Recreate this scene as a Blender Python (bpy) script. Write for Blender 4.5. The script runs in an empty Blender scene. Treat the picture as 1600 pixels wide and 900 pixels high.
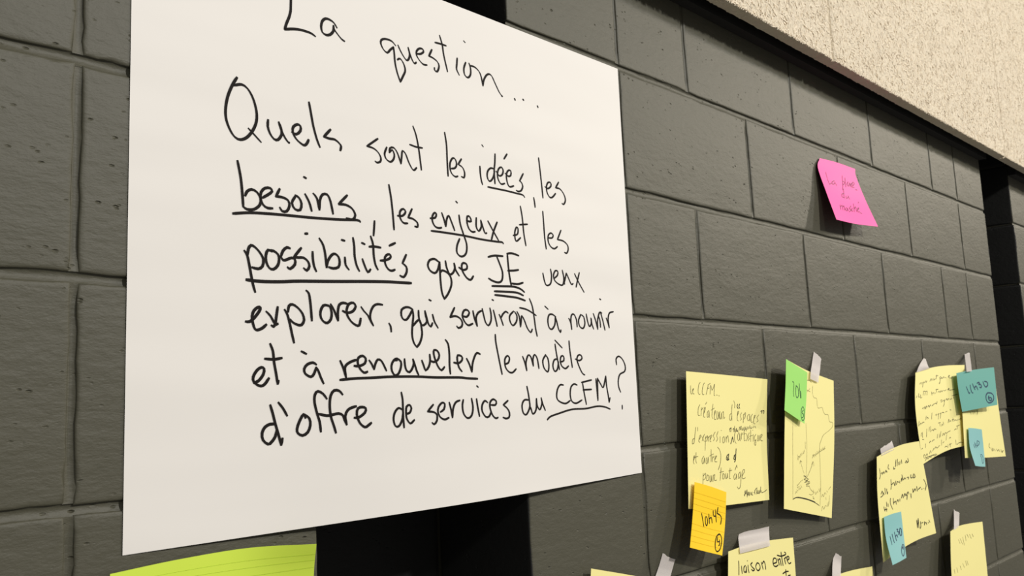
import bpy, math, random
import numpy as np
from mathutils import Matrix, Vector

# ------------------------------------------------------------------ camera, world, lamps
CAMERA_AT = [-0.94631, -0.8318, -0.54006]
CAMERA_AXES = [[0.691464, 0.719452, -0.065317], [-0.721061, 0.681822, -0.123247], [-0.044136, 0.132319, 0.990224]]

scene = bpy.context.scene
C = scene.collection
cam_data = bpy.data.cameras.new('camera')
cam = bpy.data.objects.new('camera', cam_data)
C.objects.link(cam)
scene.camera = cam
ax = Matrix(CAMERA_AXES)
m = Matrix.Identity(4)
for r in range(3):
    m[r][0], m[r][1], m[r][2], m[r][3] = ax[r][0], ax[r][2], -ax[r][1], CAMERA_AT[r]
cam.matrix_world = m
cam_data.sensor_width = 36
cam_data.lens = 1416.97/1600*36
cam_data.clip_start = .02
cam_data.dof.use_dof = True
cam_data.dof.focus_distance = 1.15
cam_data.dof.aperture_fstop = 20

scene.view_settings.view_transform = 'Standard'
scene.view_settings.look = 'None'
scene.view_settings.gamma = 1
scene.view_settings.exposure = 0.2
scene.view_settings.use_curve_mapping = False

world = bpy.data.worlds.new('hall')
scene.world = world
world.use_nodes = True
bg = world.node_tree.nodes['Background']
bg.inputs[0].default_value = (1.0, .965, .92, 1)
bg.inputs[1].default_value = .17


def lamp(loc, target, watts, size, color):
    d = bpy.data.lights.new('ceiling_lamp', 'AREA')
    d.shape = 'DISK'
    d.size = size
    d.energy = watts
    d.color = color
    o = bpy.data.objects.new('ceiling_lamp', d)
    C.objects.link(o)
    o.location = loc
    o.rotation_euler = (Vector(target)-Vector(loc)).to_track_quat('-Z', 'Y').to_euler()


# the hall's ceiling lamps, in front of the wall
lamp((1.5, -5.0, 2.30), (.3, 0, -.2), 190, .35, (1, .975, .935))
lamp((6.5, -5.0, 2.95), (.4, 0, -.2), 92, .5, (1, .955, .88))
lamp((11.4, -5.0, 3.30), (.9, 0, -.35), 290, .6, (1, .90, .74))
lamp((-2.2, -5.0, 2.35), (.2, 0, -.2), 45, .4, (1, .98, .96))

# ------------------------------------------------------------------ helpers
random.seed(7)
MAT = {}


def srgb(*c):
    return tuple((v/255/12.92 if v/255 <= .04045 else ((v/255+.055)/1.055)**2.4) for v in c)+(1,)


def mat(name, color, rough=.6, spec=.5):
    m = bpy.data.materials.new(name)
    m.use_nodes = True
    b = m.node_tree.nodes['Principled BSDF']
    b.inputs['Base Color'].default_value = color
    b.inputs['Roughness'].default_value = rough
    b.inputs['Specular IOR Level'].default_value = spec
    MAT[name] = m
    return m


def node(m, kind, **kw):
    n = m.node_tree.nodes.new(kind)
    for k, v in kw.items():
        if k in n.inputs:
            n.inputs[k].default_value = v
        else:
            setattr(n, k, v)
    return n


def link(m, a, b):
    m.node_tree.links.new(a, b)


def bumps(m, layers, base=None, mix=.0, coords='Object', stretch=(1, 1, 1)):
    """layers: (node, output, strength, distance); each one bumps on the last"""
    tc = node(m, 'ShaderNodeTexCoord')
    mp = node(m, 'ShaderNodeMapping')
    mp.inputs['Scale'].default_value = stretch
    link(m, tc.outputs[coords], mp.inputs[0])
    b = m.node_tree.nodes['Principled BSDF']
    last = None
    for n, out, st, dist in layers:
        if 'Vector' in n.inputs:
            link(m, mp.outputs[0], n.inputs['Vector'])
        bp = node(m, 'ShaderNodeBump')
        bp.inputs['Strength'].default_value = st
        bp.inputs['Distance'].default_value = dist
        link(m, out, bp.inputs['Height'])
        if last:
            link(m, last.outputs[0], bp.inputs['Normal'])
        last = bp
    link(m, last.outputs[0], b.inputs['Normal'])
    return mp


def block_paint(name, color, rough, spec, pit=1.0):
    """painted concrete: orange-peel roller texture, fine grain and scattered pits"""
    m = mat(name, color, rough, spec)
    fine = node(m, 'ShaderNodeTexNoise', Scale=420.0, Detail=3.0)
    grain = node(m, 'ShaderNodeTexNoise', Scale=95.0, Detail=5.0, Roughness=.62)
    big = node(m, 'ShaderNodeTexNoise', Scale=17.0, Detail=3.0)
    vo = node(m, 'ShaderNodeTexVoronoi', Scale=125.0, Randomness=1.0)
    gate = node(m, 'ShaderNodeTexNoise', Scale=41.0, Detail=4.0)
    r1 = node(m, 'ShaderNodeMapRange')
    r1.inputs[1].default_value, r1.inputs[2].default_value = .07, .24
    r2 = node(m, 'ShaderNodeMapRange')
    r2.inputs[1].default_value, r2.inputs[2].default_value = .56, .64
    mul = node(m, 'ShaderNodeMath', operation='MULTIPLY')
    sub = node(m, 'ShaderNodeMath', operation='SUBTRACT')
    sub.inputs[0].default_value = 1
    link(m, vo.outputs['Distance'], r1.inputs[0])
    link(m, gate.outputs['Fac'], r2.inputs[0])
    link(m, r1.outputs[0], sub.inputs[1])
    link(m, sub.outputs[0], mul.inputs[0])
    link(m, r2.outputs[0], mul.inputs[1])
    inv = node(m, 'ShaderNodeMath', operation='MULTIPLY')
    inv.inputs[1].default_value = -1
    link(m, mul.outputs[0], inv.inputs[0])
    mp = bumps(m, [(big, big.outputs['Fac'], .35, .004), (grain, grain.outputs['Fac'], .75, .0012),
                   (fine, fine.outputs['Fac'], .4, .0003), (inv, inv.outputs[0], 1.0, .0017*pit)],
               stretch=(.6, 1, 1.35))
    for n in (vo, gate):
        link(m, mp.outputs[0], n.inputs['Vector'])
    return m


GREY = block_paint('grey_block_paint', srgb(77, 75, 61), .54, .42)
BLACK = block_paint('black_block_paint', srgb(34, 34, 32), .65, .3, .8)
mat('black_wood', srgb(38, 37, 34), .7, .3)
mat('black_metal', srgb(26, 26, 25), .6, .4)


def paper(name, color, rough=.6, wave=.0, grain=.12, stretch=(.5, 1, 1.6), scale=5.0):
    m = mat(name, color, rough, .4)
    a = node(m, 'ShaderNodeTexNoise', Scale=900.0, Detail=2.0)
    layers = [(a, a.outputs['Fac'], grain, .0002)]
    if wave:
        w = node(m, 'ShaderNodeTexNoise', Scale=scale, Detail=1.0)
        layers.insert(0, (w, w.outputs['Fac'], wave, .012))
    if name == 'white_paper':
        m.node_tree.nodes['Principled BSDF'].inputs['Specular IOR Level'].default_value = .13
    bumps(m, layers, stretch=stretch)
    return m


paper('white_paper', srgb(235, 231, 225), .48, .5, stretch=(.22, 1, 1.5), scale=7.0)
paper('yellow_paper', srgb(247, 236, 158), .6, .25)
paper('orange_paper', srgb(255, 212, 22), .55, .2)
paper('green_paper', srgb(158, 224, 108), .55, .2)
paper('teal_paper', srgb(100, 168, 156), .6, .2)
paper('blue_paper', srgb(134, 190, 188), .6, .2)
paper('pink_paper', srgb(255, 80, 168), .55, .15)
paper('lime_paper', srgb(212, 236, 78), .55, .2)
t_ = paper('masking_tape', srgb(236, 228, 222), .55, .1, .5)
t_.node_tree.nodes['Principled BSDF'].inputs['Alpha'].default_value = .58
mat('black_marker', srgb(24, 19, 17), .7, .15)
mat('grey_pen', srgb(112, 106, 62), .6, .3)
mat('black_pen', srgb(40, 38, 24), .6, .3)
mat('navy_marker', srgb(14, 48, 84), .55, .4)
mat('plum_pen', srgb(120, 28, 80), .6, .4)
mat('green_marker', srgb(20, 70, 50), .6, .4)
mat('orange_rule', srgb(246, 198, 16), .6, .3)
mat('lime_rule', srgb(194, 218, 66), .6, .3)

f = mat('wood_wool', srgb(231, 218, 194), .85, .2)
n1 = node(f, 'ShaderNodeTexNoise', Scale=150.0, Detail=5.0, Roughness=.7)
n2 = node(f, 'ShaderNodeTexNoise', Scale=30.0, Detail=3.0)
bumps(f, [(n2, n2.outputs['Fac'], .5, .006), (n1, n1.outputs['Fac'], 1.0, .004)])
f2 = mat('wood_fibre', srgb(237, 224, 201), .8, .25)


def new_mesh(name, verts, faces, material, parent=None, smooth=False):
    me = bpy.data.meshes.new(name)
    me.from_pydata(verts, [], faces)
    me.materials.append(MAT[material] if isinstance(material, str) else material)
    if smooth:
        me.polygons.foreach_set('use_smooth', [True]*len(me.polygons))
    me.update()
    o = bpy.data.objects.new(name, me)
    C.objects.link(o)
    if parent:
        o.parent = parent
    return o


def tag(o, label, cat, group=None):
    o['label'] = label
    o['category'] = cat
    if group:
        o['group'] = group
    return o


def box(v, f, a, b):
    i = len(v)
    for x in (a[0], b[0]):
        for y in (a[1], b[1]):
            for z in (a[2], b[2]):
                v.append((x, y, z))
    f += [(i, i+1, i+3, i+2), (i+4, i+6, i+7, i+5), (i, i+4, i+5, i+1), (i+2, i+3, i+7, i+6), (i, i+2, i+6, i+4), (i+1, i+5, i+7, i+3)]


def cr(p0, p1, p2, p3, u):
    return tuple(0.5*(2*b+(c-a)*u+(2*a-5*b+4*c-d)*u*u+(3*b-a-3*c+d)*u*u*u) for a, b, c, d in zip(p0, p1, p2, p3))

def cr_line(pts, u):
    """smooth curve through pts at u in 0..1 (ends run on straight)"""
    n = len(pts)-1
    x = u*n
    i = min(max(int(math.floor(x)), 0), n-1)
    f = x-i
    g = lambda k: pts[k] if 0 <= k <= n else tuple(2*a-b for a, b in zip(pts[0 if k < 0 else n], pts[1 if k < 0 else n-1]))
    return cr(g(i-1), g(i), g(i+1), g(i+2), f)

def sheet_point(grid, s, t):
    """point of a bent sheet of paper: s runs left to right, t top to bottom"""
    return cr_line([cr_line(row, s) for row in grid], t)


GRIDS = {"sheet": [[[-586.68, -1.0, -5.41], [-430.47, -3.0, -6.42], [-275.84, -6.0, -8.07], [-120.34, -7.0, -8.43], [38.35, -5.0, -6.86], [199.18, -2.0, -4.65]],
  [[-587.95, -1.0, -329.65], [-432.32, -4.0, -330.06], [-281.1, -11.0, -331.52], [-125.54, -11.0, -330.7], [36.03, -6.0, -327.51], [197.5, -2.5, -324.46]],
  [[-589.22, -1.0, -653.9], [-434.77, -6.0, -652.66], [-286.34, -16.0, -650.8], [-132.72, -17.0, -649.29], [32.54, -8.0, -647.09], [196.51, -2.5, -643.95]]], "pink": [[[920.82, -3.0, -27.83], [1008.7, -3.0, -22.97], [1105.07, -3.0, -21.94]],
  [[900.07, -6.0, -53.43], [999.89, -6.0, -48.7], [1102.85, -5.0, -42.59]],
  [[903.35, -18.0, -109.08], [1007.78, -16.0, -108.15], [1120.03, -15.0, -98.35]],
  [[900.44, -36.0, -172.79], [1001.36, -36.0, -170.51], [1122.63, -36.0, -162.15]]], "letter": [[[315.78, -16.0, -491.53], [447.03, -12.0, -497.99], [601.69, -6.0, -505.91]],
  [[302.69, -18.0, -600.53], [431.74, -13.0, -606.43], [582.38, -6.0, -607.55]],
  [[286.71, -22.0, -706.89], [415.48, -17.0, -714.18], [561.73, -12.0, -720.72]]], "orange": [[[303.05, -26.0, -666.49], [351.1, -24.0, -677.82], [403.73, -21.0, -692.03]],
  [[285.19, -30.0, -713.69], [332.14, -28.0, -726.97], [385.94, -25.0, -740.47]],
  [[261.72, -36.0, -760.87], [305.44, -36.0, -773.14], [352.1, -36.0, -785.62]]], "drawing": [[[642.76, -26.0, -470.19], [752.99, -14.0, -491.08], [877.61, -8.0, -511.26]],
  [[604.95, -30.0, -604.38], [721.03, -18.0, -622.05], [850.55, -10.0, -634.08]],
  [[579.04, -30.0, -737.48], [685.7, -20.0, -757.56], [799.71, -14.0, -779.69]]], "green": [[[636.44, -29.0, -469.86], [686.7, -23.0, -481.22], [741.34, -18.0, -494.44]],
  [[619.92, -32.0, -518.65], [662.37, -28.0, -530.94], [719.59, -22.0, -543.92]],
  [[592.14, -40.0, -563.76], [633.07, -36.0, -576.05], [682.06, -32.0, -591.48]]], "curled": [[[1305.25, -20.0, -495.52], [1408.3, -22.0, -483.91], [1503.66, -29.0, -478.44], [1601.68, -40.0, -477.6]],
  [[1264.86, -26.0, -582.96], [1376.68, -28.0, -577.17], [1476.99, -34.0, -575.38], [1567.53, -42.0, -576.42]],
  [[1259.37, -32.0, -709.28], [1346.89, -32.0, -696.82], [1436.03, -36.0, -686.46], [1530.97, -44.0, -681.96]]], "behind": [[[1546.68, -44.5, -510.53], [1668.62, -47.0, -502.86], [1789.25, -56.0, -494.96]],
  [[1522.63, -47.0, -604.49], [1658.3, -49.0, -604.24], [1790.95, -57.0, -603.68]],
  [[1497.31, -50.0, -710.82], [1644.14, -52.0, -720.04], [1800.95, -58.0, -727.26]]], "teal": [[[1513.62, -46.0, -499.05], [1620.72, -58.0, -490.78], [1729.73, -74.0, -485.32]],
  [[1506.37, -49.0, -546.11], [1608.72, -61.0, -541.74], [1717.27, -77.0, -535.56]],
  [[1503.71, -53.0, -596.79], [1603.94, -65.0, -591.38], [1701.9, -80.0, -585.51]]], "smallblue": [[[1536.33, -53.0, -638.18], [1578.75, -55.0, -641.43], [1627.04, -57.0, -646.48]],
  [[1519.52, -57.0, -686.12], [1563.81, -59.0, -690.4], [1615.6, -60.0, -694.37]],
  [[1513.23, -67.0, -731.21], [1551.55, -67.0, -735.98], [1589.85, -67.0, -739.17]]], "comment": [[[1025.4, -22.0, -676.6], [1098.46, -19.0, -667.59], [1174.52, -22.0, -658.73], [1255.72, -30.0, -655.83]],
  [[1004.47, -24.0, -763.51], [1092.86, -22.0, -758.67], [1179.59, -26.0, -756.88], [1263.35, -36.0, -755.57]],
  [[992.68, -28.0, -891.96], [1090.64, -26.0, -880.31], [1182.13, -32.0, -870.25], [1258.86, -46.0, -864.39]]], "skyblue": [[[1014.94, -29.0, -801.62], [1058.11, -30.0, -799.74], [1100.73, -33.0, -799.29]],
  [[1003.49, -34.0, -844.76], [1041.72, -36.0, -844.3], [1083.75, -40.0, -841.36]],
  [[989.98, -48.0, -895.1], [1020.49, -50.0, -893.0], [1050.97, -54.0, -888.62]]], "farnote": [[[1404.21, -28.0, -879.98], [1472.93, -24.0, -876.42], [1541.16, -25.0, -878.28], [1639.3, -30.0, -883.99]],
  [[1374.51, -32.0, -949.64], [1450.32, -28.0, -950.59], [1522.06, -29.0, -954.7], [1623.34, -34.0, -964.02]],
  [[1351.28, -36.0, -1026.15], [1434.66, -32.0, -1030.68], [1511.07, -33.0, -1034.48], [1606.91, -38.0, -1043.82]]], "liaison": [[[397.73, -20.0, -787.01], [478.75, -12.0, -786.89], [559.77, -8.0, -791.18], [653.74, -4.0, -798.81]],
  [[383.64, -22.0, -853.56], [465.86, -14.0, -860.21], [549.81, -10.0, -869.33], [648.31, -6.0, -875.86]],
  [[364.96, -26.0, -928.55], [448.99, -20.0, -939.92], [541.75, -14.0, -953.53], [636.25, -10.0, -965.55]]], "lowright": [[[780.19, -16.0, -886.69], [883.23, -9.0, -892.34], [991.98, -4.0, -901.65]],
  [[767.04, -18.0, -955.5], [876.98, -10.0, -964.61], [991.97, -6.0, -978.21]],
  [[752.88, -22.0, -1033.75], [863.65, -14.0, -1049.56], [983.92, -10.0, -1065.92]]], "lowleft": [[[51.95, -12.0, -761.96], [155.52, -6.0, -788.4], [271.52, -4.0, -819.84]],
  [[36.42, -14.0, -836.33], [144.78, -8.0, -865.4], [262.59, -6.0, -896.72]],
  [[18.01, -18.0, -913.61], [130.9, -12.0, -946.34], [253.04, -10.0, -981.2]]], "lime": [[[-601.27, -4.0, -667.77], [-538.31, -5.0, -664.32], [-467.49, -8.0, -663.42], [-404.95, -30.0, -666.66]],
  [[-601.34, -4.0, -701.85], [-538.25, -4.0, -703.38], [-467.99, -6.0, -706.03], [-402.34, -20.0, -705.08]],
  [[-600.65, -4.0, -786.89], [-537.21, -4.0, -794.6], [-468.6, -6.0, -802.28], [-400.28, -12.0, -805.74]]]}
TAPES = {"tape_drawing": [[[811.79, -1.0, -450.73], [842.36, -1.0, -465.4]],
  [[791.6, -4.0, -478.29], [827.21, -4.0, -487.25]],
  [[758.74, -16.5, -491.86], [799.87, -13.5, -501.32]],
  [[749.94, -18.0, -506.98], [791.17, -15.0, -514.74]]], "tape_curled": [[[1420.13, -1.0, -459.28], [1434.97, -1.0, -461.56]],
  [[1369.68, -8.0, -476.02], [1429.31, -8.0, -481.38]],
  [[1305.64, -21.5, -495.61], [1395.52, -23.2, -485.6]]], "tape_teal": [[[1735.43, -1.0, -444.79], [1778.96, -1.0, -440.29]],
  [[1643.44, -30.0, -471.15], [1686.37, -30.0, -467.44]],
  [[1559.25, -56.0, -496.45], [1589.7, -59.5, -495.04]]], "tape_comment": [[[1085.93, -6.0, -663.02], [1162.35, -3.0, -650.0]],
  [[1067.8, -14.0, -669.82], [1151.18, -10.0, -659.46]],
  [[1051.09, -22.2, -675.6], [1129.49, -20.5, -666.71]]], "tape_far": [[[1522.46, -1.0, -841.64], [1560.26, -1.0, -854.56]],
  [[1488.91, -10.0, -862.7], [1528.02, -9.0, -872.03]],
  [[1430.0, -27.5, -879.42], [1474.57, -24.8, -878.12]]], "tape_liaison": [[[466.56, -1.0, -767.76], [572.54, -1.0, -768.13]],
  [[461.83, -2.0, -776.26], [571.08, -1.0, -778.25]],
  [[438.76, -16.5, -786.96], [554.69, -9.5, -790.75]],
  [[437.72, -17.5, -796.12], [553.62, -10.5, -799.81]]], "tape_lowright": [[[830.65, -1.0, -852.25], [854.36, -1.0, -861.7]],
  [[815.31, -1.0, -862.98], [849.95, -1.0, -876.74]],
  [[776.01, -15.5, -884.88], [817.97, -13.5, -888.01]],
  [[767.63, -18.0, -898.8], [813.44, -15.0, -902.96]]], "tape_lowleft": [[[237.9, -1.0, -769.58], [270.89, -1.0, -782.09]],
  [[228.26, -1.0, -783.83], [262.33, -1.0, -794.68]],
  [[211.71, -3.0, -800.8], [250.91, -3.0, -807.05]],
  [[196.8, -6.5, -815.62], [235.98, -6.5, -824.1]]]}
WRITING = {
 'sheet': [
  ('La', 1.15, 0.4, "2268,973 2269,1089 2266,1207 2262,1296 2238,1410 2194,1542 2164,1659|2164,1659 2254,1621 2377,1585 2502,1575 2610,1584 2676,1617|3055,1328 3003,1251 2928,1217 2853,1223 2796,1293 2776,1399 2794,1493 2858,1526 2933,1495 2991,1406 2993,1305|2993,1305 3005,1371 3057,1434 3132,1510 3189,1537"),
  ('question', 1.0, 0.38, "4167,1305 4083,1237 3957,1236 3883,1282 3871,1359 3921,1459 3993,1499 4047,1429 4119,1346|4119,1346 4131,1466 4141,1632 4175,1812 4238,2001|4238,2001 4291,1884 4345,1740 4309,1602 4246,1536 4192,1574|4210,1276 4251,1363 4313,1461 4376,1527 4421,1492 4446,1387 4417,1256|4417,1256 4447,1365 4498,1490 4541,1541 4580,1508|4603,1327 4682,1302 4740,1239 4719,1191 4651,1202 4593,1275 4591,1363 4655,1452 4732,1504 4805,1493|4922,1137 4853,1292|4853,1292 4944,1307 5035,1356 5068,1435 5028,1558 4971,1553 4965,1499|5101,781 5154,961 5182,1177 5254,1495|4995,964 5119,955 5242,955|5484,1138 5471,1267 5462,1383 5519,1491|5647,714 5683,742|5679,1169 5631,1310 5643,1443 5716,1486 5781,1402 5787,1263 5754,1162|5777,1208 5890,1208 5988,1272 6035,1374 6070,1561|6070,1561 6097,1426 6167,1300 6233,1257 6297,1285 6370,1418 6468,1591 6532,1656"),
  ('ellipsis', 1.1, 0.6, "6850,1625 6871,1661|7069,1583 7096,1605|7455,1634 7477,1668|6519,1650 6545,1665"),
  ('Quels', 1.15, 0.5, "1426,2729 1358,2878 1290,3093 1260,3315 1273,3486 1332,3646 1400,3738 1477,3759 1572,3698 1660,3559 1713,3398 1714,3218 1661,3012 1582,2874 1495,2829 1383,2874|1593,3542 1677,3625 1783,3733|1892,3323 1886,3435 1918,3548 1982,3634 2046,3630 2102,3526 2093,3416 2057,3323|2057,3323 2102,3465 2157,3574 2204,3635 2226,3644|2265,3447 2337,3471 2405,3394 2406,3311 2358,3291 2291,3349 2281,3444 2337,3554 2432,3625 2480,3629 2519,3575 2539,3518|2552,2846 2584,3038 2621,3259 2677,3477 2729,3612|2915,3249 2798,3407|2798,3407 2888,3419 2990,3417 3071,3473 3095,3521 3080,3595"),
  ('sont', 0.95, 0.42, "3772,3221 3565,3408|3565,3408 3684,3422 3773,3483 3821,3574 3809,3647 3748,3679 3709,3657|3939,3346 3894,3478 3923,3573 4004,3613 4068,3543 4081,3448 4041,3375 3988,3437|3988,3437 4000,3353 4073,3327 4144,3414 4209,3607|4209,3607 4227,3469 4245,3352 4304,3391 4374,3563 4457,3682 4524,3621|4471,2814 4532,2985 4579,3249 4622,3649|4395,3194 4525,3212 4657,3206"),
  ('les', 0.95, 0.42, "5143,2779 5176,3033 5180,3379 5189,3662|5265,3492 5349,3465 5388,3381 5356,3278 5296,3279 5241,3388 5241,3518 5284,3608 5354,3642 5407,3621|5500,3248 5424,3374|5424,3374 5518,3421 5562,3522 5546,3624 5486,3613"),
  ('idées', 0.95, 0.5, "5922,3314 5927,3471 5945,3611 5970,3693|5988,2849 6020,2884|6299,2976 6286,3166 6261,3354 6270,3625|6263,3308 6181,3305 6106,3383 6087,3495 6118,3580 6169,3580 6235,3486 6272,3352|6307,3345 6382,3432 6458,3390 6483,3293 6444,3236 6379,3276 6343,3375 6348,3502 6416,3600 6512,3574|6597,2918 6516,3043|6529,3349 6606,3400 6671,3369 6676,3275 6623,3267 6573,3332 6560,3464 6596,3596 6648,3624 6736,3587|6992,3273 6891,3451|6891,3451 6937,3481 6966,3560 6917,3663 6839,3690 6796,3673"),
  ('idées_underline', 0.95, 0.5, "6092,3720 6286,3723 6537,3726 6793,3739 6956,3750 7005,3795"),
  ('les', 0.95, 0.5, "7423,2835 7444,3073 7471,3416 7492,3731|7561,3463 7641,3494 7728,3421 7721,3344 7649,3356 7604,3452 7612,3586 7677,3682 7748,3677 7849,3571|7950,3294 7857,3438|7857,3438 7977,3447 8080,3549 8120,3681 8065,3788 8017,3772|7241,3761 7257,3854 7268,3975"),
  ('besoins', 1.12, 0.62, "1432,4116 1479,4391 1501,4639 1515,4857|1515,4857 1571,4890 1675,4874 1761,4786 1771,4678 1714,4581 1638,4552 1572,4596 1543,4674|1800,4663 1888,4594 1947,4530 1918,4481 1840,4495 1781,4570 1771,4678 1809,4778 1877,4821 1955,4815|2066,4466 2006,4607|2006,4607 2095,4602 2196,4640 2216,4735 2174,4829 2104,4840 2064,4781|2319,4538 2257,4674 2307,4775 2389,4774 2411,4660 2371,4567 2309,4533|2451,4191 2493,4208|2469,4484 2537,4617 2578,4766|2603,4450 2666,4529 2706,4724|2706,4724 2719,4542 2763,4445 2840,4432 2893,4536 2938,4761|3189,4384 3036,4570|3036,4570 3159,4562 3271,4613 3326,4721 3279,4809 3166,4802"),
  ('besoins_underline', 1.12, 0.62, "1364,4991 1609,4941 1896,4914 2194,4897 2608,4878 3043,4843 3359,4808 3416,4835"),
  ('comma', 1.0, 0.6, "3675,4774 3665,4905 3652,5053"),
  ('les', 1.0, 0.6, "3961,4052 3999,4306 4024,4592 4042,4890|4115,4614 4216,4600 4276,4517 4232,4468 4168,4522 4165,4644 4225,4732 4313,4732|4406,4441 4324,4620|4324,4620 4419,4631 4507,4692 4510,4771 4453,4769"),
  ('enjeux', 1.0, 0.6, "4775,4567 4883,4539 4907,4465 4873,4444 4825,4509 4821,4623 4877,4716 4958,4735 5013,4717|5023,4422 5073,4562 5102,4685|5102,4685 5130,4528 5174,4458 5226,4566 5295,4741|5340,4142 5376,4172|5401,4412 5423,4590 5487,4789 5551,4988 5529,5171 5426,5246 5330,5180 5335,5039 5397,4890|5570,4505 5671,4504 5646,4416 5588,4411 5577,4543 5621,4667 5692,4716 5757,4702|5793,4408 5785,4593 5841,4678 5904,4577 5895,4446|5895,4446 5934,4573 5983,4700 6025,4695|6060,4437 6173,4622 6302,4822|6283,4433 6187,4647 6127,4837"),
  ('enjeux_underline', 1.0, 0.6, "4788,4810 5092,4808 5486,4815 5893,4843 6255,4849 6385,4845 6415,4876"),
  ('possibilités', 1.15, 0.62, "1527,5566 1570,5637 1600,5785 1631,5975 1656,6111 1687,6225|1576,5636 1589,5531 1626,5471 1683,5492 1758,5574 1809,5681 1795,5794 1732,5842 1638,5826|1945,5537 1880,5518 1847,5607 1853,5718 1898,5812 1963,5827 2028,5757 2049,5655 2030,5572 1964,5523 1899,5523|2223,5453 2170,5442 2109,5506 2075,5610|2075,5610 2115,5663 2175,5642 2242,5609 2296,5629 2295,5716 2221,5795 2177,5770|2400,5422 2283,5587|2283,5587 2351,5592 2433,5586 2502,5637 2529,5721 2486,5798 2434,5760|2583,5464 2586,5584 2606,5714 2643,5801|2461,5171 2507,5165|2696,5220 2759,5328 2793,5487 2814,5715|2814,5715 2835,5602 2901,5490 2960,5461 3018,5507 3038,5595 3015,5688 2927,5719 2848,5704"),
  ('possibilités', 1.1, 0.62, "3074,5199 3133,5210|3129,5500 3141,5638 3199,5718|3277,5135 3297,5286 3302,5469 3336,5633 3383,5725|3431,5208 3490,5229|3438,5497 3474,5604 3534,5729 3584,5670|3597,5066 3638,5214 3649,5431 3677,5584 3722,5668|3566,5262 3668,5249 3782,5256|3941,5201 4060,5135|3766,5493 3854,5480 3952,5430 3961,5374 3913,5363 3855,5424 3860,5550 3914,5639 3978,5661 4041,5635|4267,5329 4188,5501|4188,5501 4261,5558 4267,5654 4206,5758 4132,5734"),
  ('possibilités_underline', 1.2, 0.85, "1554,6033 1668,6041 1845,6040 2079,6023 2320,5993 2708,5963 3026,5938 3476,5900 3869,5873 4112,5866 4354,5860"),
  ('que', 1.05, 0.68, "4925,5399 4836,5352 4735,5390 4696,5486 4739,5584 4837,5627 4900,5560 4946,5400|4946,5400 4947,5546 4953,5770 4976,5992 5023,6115|5023,6115 5109,6002 5183,5827 5172,5677 5093,5589 4991,5561 4948,5621|5070,5365 5092,5495 5153,5622 5227,5587 5273,5478 5255,5394|5255,5394 5282,5516 5362,5638|5358,5467 5452,5510 5539,5473 5532,5387 5457,5369 5423,5426 5440,5540 5531,5666 5616,5694 5678,5612"),
  ('JE', 1.05, 0.68, "6035,5191 6195,5145 6392,5141|6241,5160 6303,5305 6364,5480 6345,5642 6262,5698 6126,5678 6027,5631|6500,5084 6512,5326 6536,5567 6567,5747|6489,5075 6620,5056 6786,5090|6495,5433 6626,5422 6766,5396|6565,5697 6731,5699 6866,5662"),
  ('JE_underline', 1.05, 0.68, "6099,5783 6351,5772 6632,5763 6798,5803 6892,5865|6150,5888 6415,5882 6698,5885 6859,5936|6158,5963 6411,5974 6692,5992 6902,6043"),
  ('et', 0.9, 0.6, "6666,4668 6775,4628 6795,4510 6756,4480 6709,4601 6715,4749 6754,4779 6853,4694|6880,4005 6917,4251 6940,4596 6981,4858|6834,4417 7047,4380"),
  ('les', 0.9, 0.6, "7468,4032 7477,4270 7487,4602 7515,4872|7587,4614 7690,4603 7723,4539 7667,4497 7591,4554 7577,4687 7635,4800 7735,4842 7827,4785|7949,4398 7837,4622|7837,4622 8000,4640 8115,4725 8124,4834 8073,4912 8020,4893"),
  ('veux', 0.9, 0.6, "7392,5414 7430,5599 7482,5678 7586,5635 7624,5467 7605,5308|7695,5509 7788,5431 7802,5346 7735,5335 7679,5439 7707,5556 7820,5632 7923,5637 7962,5490 7929,5305|7965,5442 7975,5621|7979,5561 8039,5364|8039,5364 8098,5480 8166,5608 8219,5588|8273,5357 8370,5534 8525,5769|8415,5322 8357,5485 8299,5665"),
  ('explorer', 1.15, 0.62, "1545,6699 1605,6699 1675,6632 1745,6526 1763,6467 1728,6463 1669,6518 1640,6609 1651,6723 1680,6811 1721,6828 1791,6794 1851,6734|1846,6523 1912,6595 1971,6709 2008,6734|2022,6439 2003,6578 1984,6709 1959,6764 1923,6744|1983,6728 2026,6716|2126,6477 2169,6556 2205,6699 2241,6882 2271,7020|2181,6516 2195,6416 2251,6386 2333,6435 2408,6531 2433,6636 2394,6718 2330,6721 2255,6684 2212,6633|2470,6137 2515,6187 2539,6362 2559,6644|2809,6365 2749,6376 2702,6474 2707,6583 2759,6655 2819,6666 2873,6602 2888,6492 2856,6383 2789,6367|2870,6341 2929,6448 2995,6624|2995,6624 2993,6472 3019,6346 3089,6307 3165,6323|3073,6447 3155,6477 3253,6444 3304,6357 3263,6296 3185,6322 3145,6422 3154,6519 3222,6628 3305,6687 3361,6685 3389,6561"),
  ('explorer', 1.05, 0.55, "3399,6358 3451,6433 3515,6501 3570,6612 3615,6685|3615,6685 3564,6570 3566,6456 3619,6338 3693,6293 3792,6299"),
  ('comma', 1.05, 0.55, "3901,6627 3932,6684 3942,6783"),
  ('qui', 1.05, 0.55, "4369,6355 4307,6321 4229,6318 4150,6367 4140,6470 4176,6542 4238,6547 4303,6463 4361,6355|4361,6355 4374,6474 4353,6639 4340,6818 4368,6965 4428,7053|4428,7053 4495,6962 4539,6812 4528,6662 4507,6558 4459,6553 4360,6661|4480,6364 4484,6499 4521,6618 4577,6638 4644,6568 4623,6463 4609,6365|4609,6365 4638,6477 4675,6612 4723,6658 4758,6586|4763,6426 4800,6561 4871,6681|4698,6147 4742,6167"),
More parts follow.
